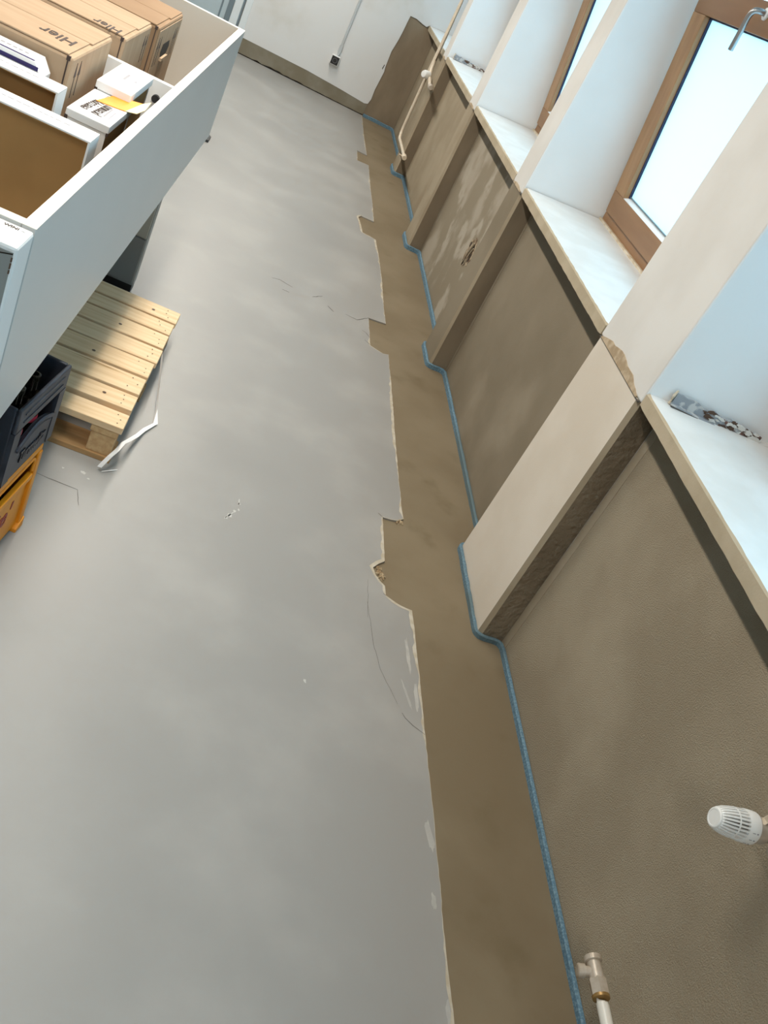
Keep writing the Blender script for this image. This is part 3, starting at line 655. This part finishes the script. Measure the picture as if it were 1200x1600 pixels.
# grey drawer pedestals carrying the cupboard
def pedestal(label, x, y, w_, d_):
    t = thing('drawer_pedestal', label, 'drawer unit', (x, y, 0), CR)
    bm = B(); box(bm, (-w_, .004, .03), (0, d_, .6)); mesh('casing', bm, M_ped, t, bevel=.003)
    bm = B(); box(bm, (-w_ + .012, -.004, .235), (-.004, .006, .592)); mesh('drawer', bm, M_ped_lit, t, bevel=.002)  # upper front painted lighter than the lower, as the lit part
    bm = B(); box(bm, (-w_ + .012, -.004, .04), (-.004, .006, .229)); mesh('drawer', bm, M_ped, t, bevel=.002)
    bm = B(); box(bm, (-w_ + .004, .006, 0), (-.002, d_ - .004, .03)); mesh('plinth', bm, M_black, t)
    return t
pedestal('slim grey two-part stand under the cupboard behind the pallet', -.192, 3.43, .42, .07)
pedestal('grey drawer pedestal under the near left end of the cupboard', -.70, 1.62, .40, .55)

bm = B(); box(bm, (-.012, 0, 0), (.012, .47, .020))
o = tag(mesh('floor_bar', bm, M_alu, bevel=.003), 'white metal bar lying on the floor beyond the grey pedestal', 'metal bar'); o.location = (-.258, 4.06, 0)
bm = B(); prism(bm, [(0, 0), (.030, 0), (.034, .10), (.020, .13), (.0, .10)], lambda a, b, d: (a, b, d), 0, .016)
prism(bm, [(.004, .02), (.014, .02), (.014, .1), (.004, .09)], lambda a, b, d: (a, b, d), .016, .024)
o = tag(mesh('rubber_wedge', bm, M_black, bevel=.002), 'small black rubber wedge on the floor past the cupboard end', 'wedge'); o.location = (-.200, 5.88, 0)

# ------------------------------------------------------------------ pallet
PX, PY = -0.027, 2.272
PR = -math.atan2(.040, .877)
pal = thing('wooden_pallet', 'small pine pallet with eight slats on the floor beside the cupboard', 'pallet', (PX, PY, 0), PR)
PW, PLN, PZ = 0.60, 0.880, 0.130
slat_y = [(0.004, .086), (0.115, .203), (0.222, .326), (0.338, .440), (0.452, .554), (0.566, .668), (0.682, .770), (0.784, .880)]
rr = random.Random(12)
for i, (a, b) in enumerate(slat_y):
    bm = B(); j = rr.uniform(-.004, .004); box(bm, (-PW + rr.uniform(-.004, .004), a, PZ - .022), (j, b, PZ + rr.uniform(-.0015, .001))); 
    s = mesh('slat', bm, M_pine, pal, bevel=.002)
    bm = B()
    for k in range(3):
        lathe(bm, [(.0021, 0), (.0021, .0006)], (-.018 - rr.uniform(0, .035), a + (b - a) * (.22 + .28 * k), PZ + .0006), (0, 0, 1), 8)
    if i in (1, 3, 5, 7): lathe(bm, [(.006, 0), (.006, .0004)], (-.06 - rr.uniform(0, .25), (a + b) / 2 + rr.uniform(-.02, .02), PZ + .0006), (0, 0, 1), 10)
    mesh('nail', bm, M_nail, s)['kind'] = 'stuff'
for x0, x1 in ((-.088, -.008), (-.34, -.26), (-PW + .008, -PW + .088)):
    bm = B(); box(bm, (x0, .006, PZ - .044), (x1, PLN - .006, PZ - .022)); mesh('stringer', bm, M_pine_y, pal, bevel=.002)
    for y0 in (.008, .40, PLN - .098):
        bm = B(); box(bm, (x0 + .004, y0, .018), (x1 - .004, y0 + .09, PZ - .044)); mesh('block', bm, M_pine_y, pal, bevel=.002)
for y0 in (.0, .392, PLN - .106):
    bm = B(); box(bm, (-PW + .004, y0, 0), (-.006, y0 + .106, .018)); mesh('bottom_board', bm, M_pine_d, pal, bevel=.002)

# packing strap from the pallet to the floor
def ribbon(pts, wid, th=.0008):
    bm = B(); pr = None
    for (p, wv) in pts:
        p = Vector(p); wv = Vector(wv) * wid * .5; n = Vector((0, 0, th))
        c = [bm.verts.new(p - wv), bm.verts.new(p + wv), bm.verts.new(p + wv + n), bm.verts.new(p - wv + n)]
        if pr:
            for q in range(4): bm.faces.new((pr[q], pr[(q + 1) % 4], c[(q + 1) % 4], c[q]))
        else: bm.faces.new(c)
        pr = c
    bm.faces.new(pr); return bm
st = ribbon([((-.004, 2.90, .108), (.15, .0, .3)), ((.012, 2.83, .075), (.25, .0, .6)), ((.031, 2.74, .035), (.25, .0, .7)), ((.047, 2.64, .010), (.3, 0, .6)), ((.058, 2.566, .004), (.9, .2, .2)),
             ((.056, 2.562, .006), (.3, -.95, 0)), ((.030, 2.50, .010), (.6, -.8, 0)), ((.016, 2.44, .020), (.7, -.7, .1)), ((-.002, 2.36, .045), (.8, -.5, .2)), ((-.014, 2.32, .056), (.8, -.4, .3)), ((-.024, 2.262, .062), (.85, -.3, .35)), ((-.036, 2.240, .050), (.85, -.3, .35)), ((-.045, 2.230, .033), (.85, -.3, .3)), ((-.054, 2.222, .014), (.8, -.2, .2))], .016)
tag(mesh('packing_strap', st, M_strap), 'white plastic packing strap trailing from the pallet edge to the floor', 'strap')
st = ribbon([((-.044, 2.222, .0015), (.3, .8, 0)), ((-.024, 2.236, .004), (.3, .8, 0)), ((-.004, 2.256, .002), (.2, .5, 0))], .008)
tag(mesh('strap_scrap', st, M_strap), 'short torn strap scrap lying under the end of the longer strap', 'strap')
st = ribbon([((-.195, 3.40, .002), (.2, .9, 0)), ((-.165, 3.385, .010), (.3, .9, .2)), ((-.135, 3.36, .004), (.3, .9, 0)), ((-.115, 3.33, .002), (.4, .8, 0))], .028)
tag(mesh('paper_scrap', st, M_paper), 'white paper scrap on the floor behind the pallet', 'paper')

# ------------------------------------------------------------------ two drink crates
KR = -math.radians(9.8)
KO = Matrix.Translation((-0.2025, 1.780, 0)) @ Matrix.Rotation(KR, 4, 'Z')       # local x = outwards, y = along the short side
KW, KD = 0.262, 0.385
def crate(name_label, z0, h, m, style):
    t = thing('drink_crate', name_label, 'crate', KO @ Vector((0, .018 if style == 'dark' else -.020, z0)), KR)
    th = .010; hw = KW / 2
    fx = lambda u, v, d: (d, u, v)
    pad = 0.0 if style == 'dark' else 0.004
    if style == 'dark':
        ztop, zmid = h, h * .42
        bm = B(); prism(bm, [(-hw, h * .70), (hw, h * .70), (hw, h), (-hw, h)], fx, -th, 0); mesh('top_rail', bm, m, t, bevel=.004)
        bm = B(); prism(bm, [(-hw, 0), (-hw + .034, 0), (-hw + .034, h * .70), (-hw, h * .70)], fx, -th, 0); mesh('corner_post', bm, m, t)
        bm = B(); prism(bm, [(hw, 0), (hw, h * .70), (hw - .034, h * .70), (hw - .034, 0)], fx, -th, 0); mesh('corner_post', bm, m, t)
        arch = [(-hw + .034 + (KW - .068) * k / 16, h * .40 + h * .13 * math.sin(math.pi * k / 16)) for k in range(17)]
        bm = B(); prism(bm, arch + [(hw - .034, 0), (-hw + .034, 0)], fx, -th, -.002); mesh('arched_panel', bm, m, t)
        bm = B(); tube(bm, [(.0, a, b) for a, b in arch], .005, 8); tube(bm, [(-.001, a, b - .012) for a, b in arch[1:-1]], .003, 8); mesh('arch_rib', bm, m, t, smooth=True)
        bm = B()
        for k, zz in enumerate((.80, .90)): box(bm, (-.001, -hw + .03, h * zz - .002), (.002, hw - .03, h * zz + .002))
        mesh('rim_rib', bm, m, t)
        tx = text('relief_lettering', 'Turmwitz', .042, M_relief, t, basis((-.0018, .0, h * .21), (0, 1, 0), (0, 0, 1)), extrude=.0025, bold=.0012, shear=.35, sx=.80)
    else:
        bm = B(); prism(bm, [(-hw, h * .93), (hw, h * .93), (hw, h), (-hw, h)], fx, -th, 0); mesh('top_rail', bm, m, t, bevel=.003)
        for s in (-1, 1):
            a, b = sorted((s * hw, s * (hw - .022)))
            bm = B(); prism(bm, [(a, .010), (b, .010), (b, h * .93), (a, h * .93)], fx, -th, .003); mesh('corner_post', bm, m, t, bevel=.003)
            a, b = sorted((s * (hw + .002), s * (hw - .040)))
            bm = B(); prism(bm, [(a, 0), (b, 0), (b - .008 * (s > 0) * 0, .014), (a, .022)] if s < 0 else [(a, 0), (b, 0), (b, .030), (a, .012)], fx, -th, .006); mesh('foot', bm, m, t, bevel=.002)
        bm = B(); prism(bm, [(-hw + .022, .012), (hw - .022, .012), (hw - .022, h * .68), (-hw + .022, h * .68)], fx, -th, -.006); mesh('recessed_panel', bm, m, t)
        bm = B(); prism(bm, [(-hw + .022, h * .66), (hw - .030, h * .66), (hw - .030, h * .72), (-hw + .022, h * .72)], fx, -th, .004); mesh('handle_bar', bm, m, t, bevel=.002)
        bm = B(); tube(bm, rounded([(-.002, -hw + .026, h * .74), (-.002, -hw + .026, h * .90), (-.002, hw - .028, h * .90), (-.002, hw - .028, h * .74)], .02), .004, 8); mesh('opening_rim', bm, m, t, smooth=True)
        text('lettering', "rke'", .075, M_redtxt, t, basis((-.0052, -.020, h * .38), (0, 1, 0), (0, 0, 1)), extrude=.0006, bold=.001, shear=.3, sx=.95)
    # other sides, base, dividers
    bm = B(); box(bm, (-KD, -hw, 0), (-th, -hw + th, h)); mesh('long_side', bm, m, t, bevel=.003)
    bm = B(); box(bm, (-KD, hw - th, 0), (-th, hw, h)); mesh('long_side', bm, m, t, bevel=.003)
    bm = B(); box(bm, (-KD, -hw + th, 0), (-KD + th, hw - th, h)); mesh('short_side', bm, m, t)
    bm = B(); box(bm, (-KD + th, -hw + th, .008), (-th, hw - th, .016)); mesh('base', bm, m, t)
    bm = B()
    for k in (1, 2): y = -hw + KW * k / 3; box(bm, (-KD + th, y - .0015, .016), (-th - .002, y + .0015, h * .40))
    for k in range(1, 5): x = -KD * k / 5; box(bm, (x - .0015, -hw + th, .016), (x + .0015, hw - th, h * .40))
    mesh('divider', bm, m, t)
    return t
HY, HD = .266, .210
crate('yellow plastic drink crate with red lettering, standing on the floor under the dark crate', 0.0, HY, M_crate_y, 'yellow')
crate('anthracite plastic drink crate with an arched handle opening, stacked on the yellow crate', HY, HD, M_crate_d, 'dark')
def bottle(label, x, y, z0, h, glass, lab, group):
    p = KO @ Vector((x, y, z0)); t = thing('glass_bottle', label, 'bottle', p, KR, group)
    prof = [(.026, 0), (.030, .004), (.030, h * .68), (.028, h * .54), (.018, h * .70), (.0135, h * .70), (.0130, h * .93), (.0150, h * .945), (.0150, h * .995), (.0128, h)]
    inner = [(.0098, h), (.0098, h * .8), (.015, h * .69), (.026, h * .74), (.027, .01), (.001, .008)]
    bm = B(); lathe(bm, prof + inner, (0, 0, 0), (0, 0, 1), 24, cap=False); bm.faces.new([v for v in bm.verts][:24]); mesh('body', bm, glass, t, smooth=True)
    bm = B(); lathe(bm, [(.0306, h * .14), (.0306, h * .38)], (0, 0, 0), (0, 0, 1), 24, cap=False); mesh('label', bm, M_red if lab else M_print, t, smooth=True)
    bm = B(); lathe(bm, [(.0308, h * .43), (.0306, h * .475), (.0288, h * .545), (.0235, h * .63)], (0, 0, 0), (0, 0, 1), 24, cap=False); mesh('neck_label', bm, M_red, t, smooth=True)
    return t
g1 = 'empty bottles in the dark crate'; g2 = 'bottles in the yellow crate'
bottle('dark glass bottle with a red neck label, far one of two in the anthracite crate', -.042, .034, HY + .016, .202, M_glass_d, False, g1)
bottle('dark glass bottle with a red neck label, near one of two in the anthracite crate', -.042, -.042, HY + .016, .202, M_glass_d, True, g1)
bottle('reddish bottle behind the handle opening of the yellow crate, far one', -.052, -.010, .016, .205, M_glass_r, True, g2)
bottle('reddish bottle behind the handle opening of the yellow crate, near one', -.052, -.088, .016, .205, M_glass_r, True, g2)

# ------------------------------------------------------------------ radiator valves in the near bay
tv = thing('thermostat_valve', 'white ribbed thermostat head on a cream valve sticking out of the nearest plaster panel', 'thermostat valve', (1.19, .916, .675))
AX = Vector((-1, 0, 0))
bm = B(); lathe(bm, [(.0285, 0.0), (.0288, .004), (.0288, .020), (.0278, .022), (.0278, .0235)], (0, 0, 0), AX, 40); mesh('scale_ring', bm, M_trv, tv, smooth=True)
bm = B(); lathe(bm, [(.0235, .018), (.0215, .045), (.0165, .070)], (0, 0, 0), AX, 32); mesh('core', bm, M_trv_in, tv, smooth=True)
bm = B(); NR = 26; x_, y_ = frame_of(AX)
for k in range(NR):
    a = 2 * math.pi * k / NR; rd = x_ * math.cos(a) + y_ * math.sin(a); tg = AX.cross(rd).normalized(); w2 = .00165
    pts = [(.0278, .022), (.0272, .034), (.0258, .050), (.0232, .064), (.0200, .073), (.0165, .077)]; pr = None
    for r, tt in pts:
        c = [bm.verts.new(AX * tt + rd * r_ + tg * s) for r_, s in ((r, -w2), (r, w2), (max(r - .006, .012), w2), (max(r - .006, .012), -w2))]
        if pr:
            for q in range(4): bm.faces.new((pr[q], pr[(q + 1) % 4], c[(q + 1) % 4], c[q]))
        else: bm.faces.new(c)
        pr = c
    bm.faces.new(pr)
mesh('rib', bm, M_trv, tv)['kind'] = 'stuff'
bm = B(); lathe(bm, [(.0262, .042), (.0268, .043), (.0262, .0455)], (0, 0, 0), AX, 40, cap=False); mesh('rib_band', bm, M_trv, tv, smooth=True)
bm = B(); lathe(bm, [(.0178, .070), (.0178, .0775), (.0165, .079), (.0140, .0795), (.0135, .0788), (.0, .0790)], (0, 0, 0), AX, 36); mesh('end_cap', bm, M_trv, tv, smooth=True)
bm = B()
for k in range(5):
    a = math.radians(150 + 28 * k); rd = x_ * math.cos(a) + y_ * math.sin(a); tg = AX.cross(rd).normalized()
    m4 = Matrix((tg, AX, rd)).transposed().to_4x4(); m4.translation = AX * .014 + rd * .0288
    box(bm, (-.0006, -.003, -.0003), (.0006, .003, .0004), 0, m4)
    m4 = m4.copy(); m4.translation = AX * .0065 + rd * .0288; box(bm, (-.0012, -.0015, -.0003), (.0012, .0015, .0004), 0, m4)
mesh('scale_mark', bm, M_print_g, tv)['kind'] = 'stuff'
bm = B(); lathe(bm, [(.0275, -.001), (.0275, -.003), (.0245, -.0035), (.0245, -.006), (.0225, -.007), (.0225, -.026), (.017, -.030), (.017, -.09)], (0, 0, 0), AX, 32); mesh('union_nut', bm, M_valve, tv, smooth=True)
bm = B(); tube(bm, [(.010, .0, .020), (.016, .002, .032), (.030, .0, .036)], .006, 10); mesh('vent_screw', bm, M_pipe, tv, smooth=True)
bm = B(); tube(bm, [(.045, 0, 0), (.045, -.05, -.004), (.045, -.12, -.004)], .0145, 14); lathe(bm, [(.0190, 0), (.0190, .028)], (.045, -.028, -.002), (0, -1, 0), 6); mesh('valve_tail', bm, M_valve, tv, smooth=True)
bm = B(); tube(bm, [(.08, 0, 0), (.0915, 0, 0)], .0125, 14); mesh('wall_pipe', bm, M_pipe, tv, smooth=True)

lv = thing('lockshield_valve', 'nickel radiator return valve on a chipped white pipe low on the nearest panel', 'valve', (1.195, .905, .178))
DY = Vector((-.02, -1, -.005))
bm = B(); lathe(bm, [(.0140, -.034), (.0178, -.032), (.0178, -.022), (.0150, -.020)], (0, 0, 0), DY, 28); mesh('knurled_cap', bm, M_valve, lv, smooth=False)
bm = B(); lathe(bm, [(.0142, -.021), (.0150, -.004), (.0155, .010), (.0162, .016)], (0, 0, 0), DY, 24); mesh('valve_body', bm, M_valve, lv, smooth=True)
bm = B(); lathe(bm, [(.0165, .013), (.0188, .017), (.0188, .046), (.0165, .049)], (0, 0, 0), DY, 6); mesh('hex_nut', bm, M_valve, lv)
bm = B(); lathe(bm, [(.0180, .046), (.0176, .052), (.0130, .053)], (0, 0, 0), DY, 24); mesh('brass_ring', bm, M_brass, lv, smooth=True)
bm = B(); lathe(bm, [(.0105, .0), (.0105, .022), (.0140, .023), (.0140, .036), (.0115, .038)], (0, 0, 0), (-.93, .12, -.34), 20); mesh('side_outlet', bm, M_valve, lv, smooth=True)
bm = B(); tube(bm, smooth_path([tuple(DY * .045), tuple(DY * .2), tuple(DY * .45), (.02, -.62, -.0), (.084, -.66, 0)], 6), .0125, 16); mesh('pipe', bm, M_pipe_c, lv, smooth=True, label='white painted pipe with chipped spots')

# ------------------------------------------------------------------ heating pipes at the far end
hp = thing('heating_pipe', 'cream heating pipes with a white thermostat head rising past the farthest pilaster', 'heating pipe', (0, 0, 0))
XA, YA = 1.150, 7.625
bm = B(); tube(bm, rounded([(XA, YA + .01, ZC - .004), (XA, YA, .60), (XA, YA - .02, .27), (XA, YA - .07, .222), (XA, 7.32, .226), (XA, 6.98, .225)], .07, 6), .0125, 14); mesh('return_pipe', bm, M_pipe, hp, smooth=True)
bm = B(); tube(bm, rounded([(XA + .004, YA - .030, ZC - .004), (XA + .004, YA - .030, .80), (XA + .004, YA - .09, .735), (XA + .004, 7.32, .70), (XA + .004, 7.26, .70)], .06, 6), .0135, 14); mesh('supply_pipe', bm, M_pipe, hp, smooth=True)
bm = B(); lathe(bm, [(.018, 0), (.021, .01), (.021, .05), (.016, .06)], (XA + .004, 7.28, .70), (0, -1, 0), 12); mesh('radiator_valve', bm, M_valve, hp, smooth=True)
bm = B(); lathe(bm, [(.024, 0), (.030, .004), (.030, .045), (.024, .060), (.012, .062)], (XA - .008, 7.50, .735), (-.75, -.66, 0), 24); mesh('thermostat_head', bm, M_trv, hp, smooth=True, label='white thermostat head')
bm = B(); tube(bm, [(XA + .004, 7.53, .735), (XA - .008, 7.50, .735)], .014, 12); mesh('head_socket', bm, M_valve, hp, smooth=True)
bm = B(); lathe(bm, [(.016, 0), (.020, .005), (.020, .055), (.016, .065)], (XA, 7.0, .225), (0, -1, 0), 12); tube(bm, [(XA, 6.975, .225), (XA - .04, 6.975, .225)], .010, 10); mesh('return_valve', bm, M_pipe, hp, smooth=True)

# ------------------------------------------------------------------ socket with surface conduit on the far wall
so = thing('wall_socket', 'dark square socket in a white frame low on the far wall', 'socket', (0.538, YF, .322))
bm = B(); box(bm, (-.040, -.045, -.040), (.040, 0, .040)); mesh('frame', bm, M_metal_w, so, bevel=.004)
bm = B(); box(bm, (-.034, -.049, -.034), (.034, -.0445, .034)); mesh('cover', bm, M_black, so, bevel=.002)
bm = B(); lathe(bm, [(.021, 0), (.021, .001), (.019, .0012), (.019, -.0)], (0, -.0495, .0), (0, -1, 0), 24, cap=False); mesh('socket_ring', bm, M_print_g, so)
cd = thing('cable_conduit', 'thin grey conduit running up the far wall from the socket', 'conduit', (0.548, YF, .362))
bm = B(); box(bm, (-.010, -.014, .03), (.010, 0, ZC - .37)); mesh('duct', bm, M_duct, cd, bevel=.002)
bm = B(); prism(bm, [(-.005, 0), (.005, 0), (.016, .04), (.014, .09), (-.014, .09), (-.016, .04)], lambda a, b, d: (a, d, b), -.018, 0); mesh('cable_boot', bm, M_duct, cd, bevel=.002)

# ------------------------------------------------------------------ flaking brackets on two sills
def bracket(label, y, x0, x1, zb, n, rz=0.0):
    t = thing('flaking_bracket', label, 'bracket', ((x0 + x1) / 2, y, zb), rz, 'flaking brackets on the sills')
    L = (x1 - x0) / 2; rr = random.Random(n)
    up = [(-L, .006)] + [(-L + 2 * L * k / 16, .034 + rr.uniform(-.003, .005) - .008 * (k / 16)) for k in range(17)] + [(L, .004)]
    bm = B(); prism(bm, up, lambda a, b, d: (a, d, b), -.004, .004); mesh('back_plate', bm, M_slate, t)
    bm = B(); box(bm, (-L - .004, -.020, .0), (L + .01, .004, .006)); mesh('base_bar', bm, M_slate, t, bevel=.002)
    for nm, mm, cnt, lo_, hi_, dd in (('paint_flake', M_flake, 26, -.1, .97, .0062), ('rust_patch', M_nail, 16, -.35, .8, .0050)):
        bm = B()
        for k in range(cnt):
            cx = rr.uniform(L * lo_, L * hi_); cz = rr.uniform(.006, .030); s_ = rr.uniform(.003, .012)
            pts = [(cx + 1.5 * s_ * rr.uniform(.45, 1.25) * math.cos(a), max(.004, cz + s_ * .6 * rr.uniform(.45, 1.25) * math.sin(a))) for a in [2 * math.pi * i / 11 for i in range(11)]]
            prism(bm, pts, lambda a, b, d: (a, d, b), -dd - .00012 * k, -.0038)
        mesh(nm, bm, mm, t, label='peeling white paint flakes' if nm == 'paint_flake' else 'rusty brown patches')['kind'] = 'stuff'
    bm = B(); tube(bm, [(-L - .004, -.002, .0), (-L - .005, -.001, .022), (-L - .002, .001, .040)], [.005, .0045, .003], 8); mesh('bent_end', bm, M_cream, t, smooth=True)
    bm = B(); box(bm, (-L - .005, -.0235, .0), (L, -.020, .003)); mesh('dark_gap', bm, M_crack, t)
    bm = B(); tube(bm, [(L - .045, -.026, .006), (L - .02, -.024, .004), (L + .03, -.010, .010)], .007, 8); mesh('loose_paint_edge', bm, M_flake, t, smooth=True)
bracket('grey flaking bracket on the nearest sill against the white reveal', 2.034, 1.250, 1.520, .9345, 3, -.12)
bracket('small flaking bracket on the far sill beside the heating pipes', 7.335, 1.235, 1.500, .9335, 9)
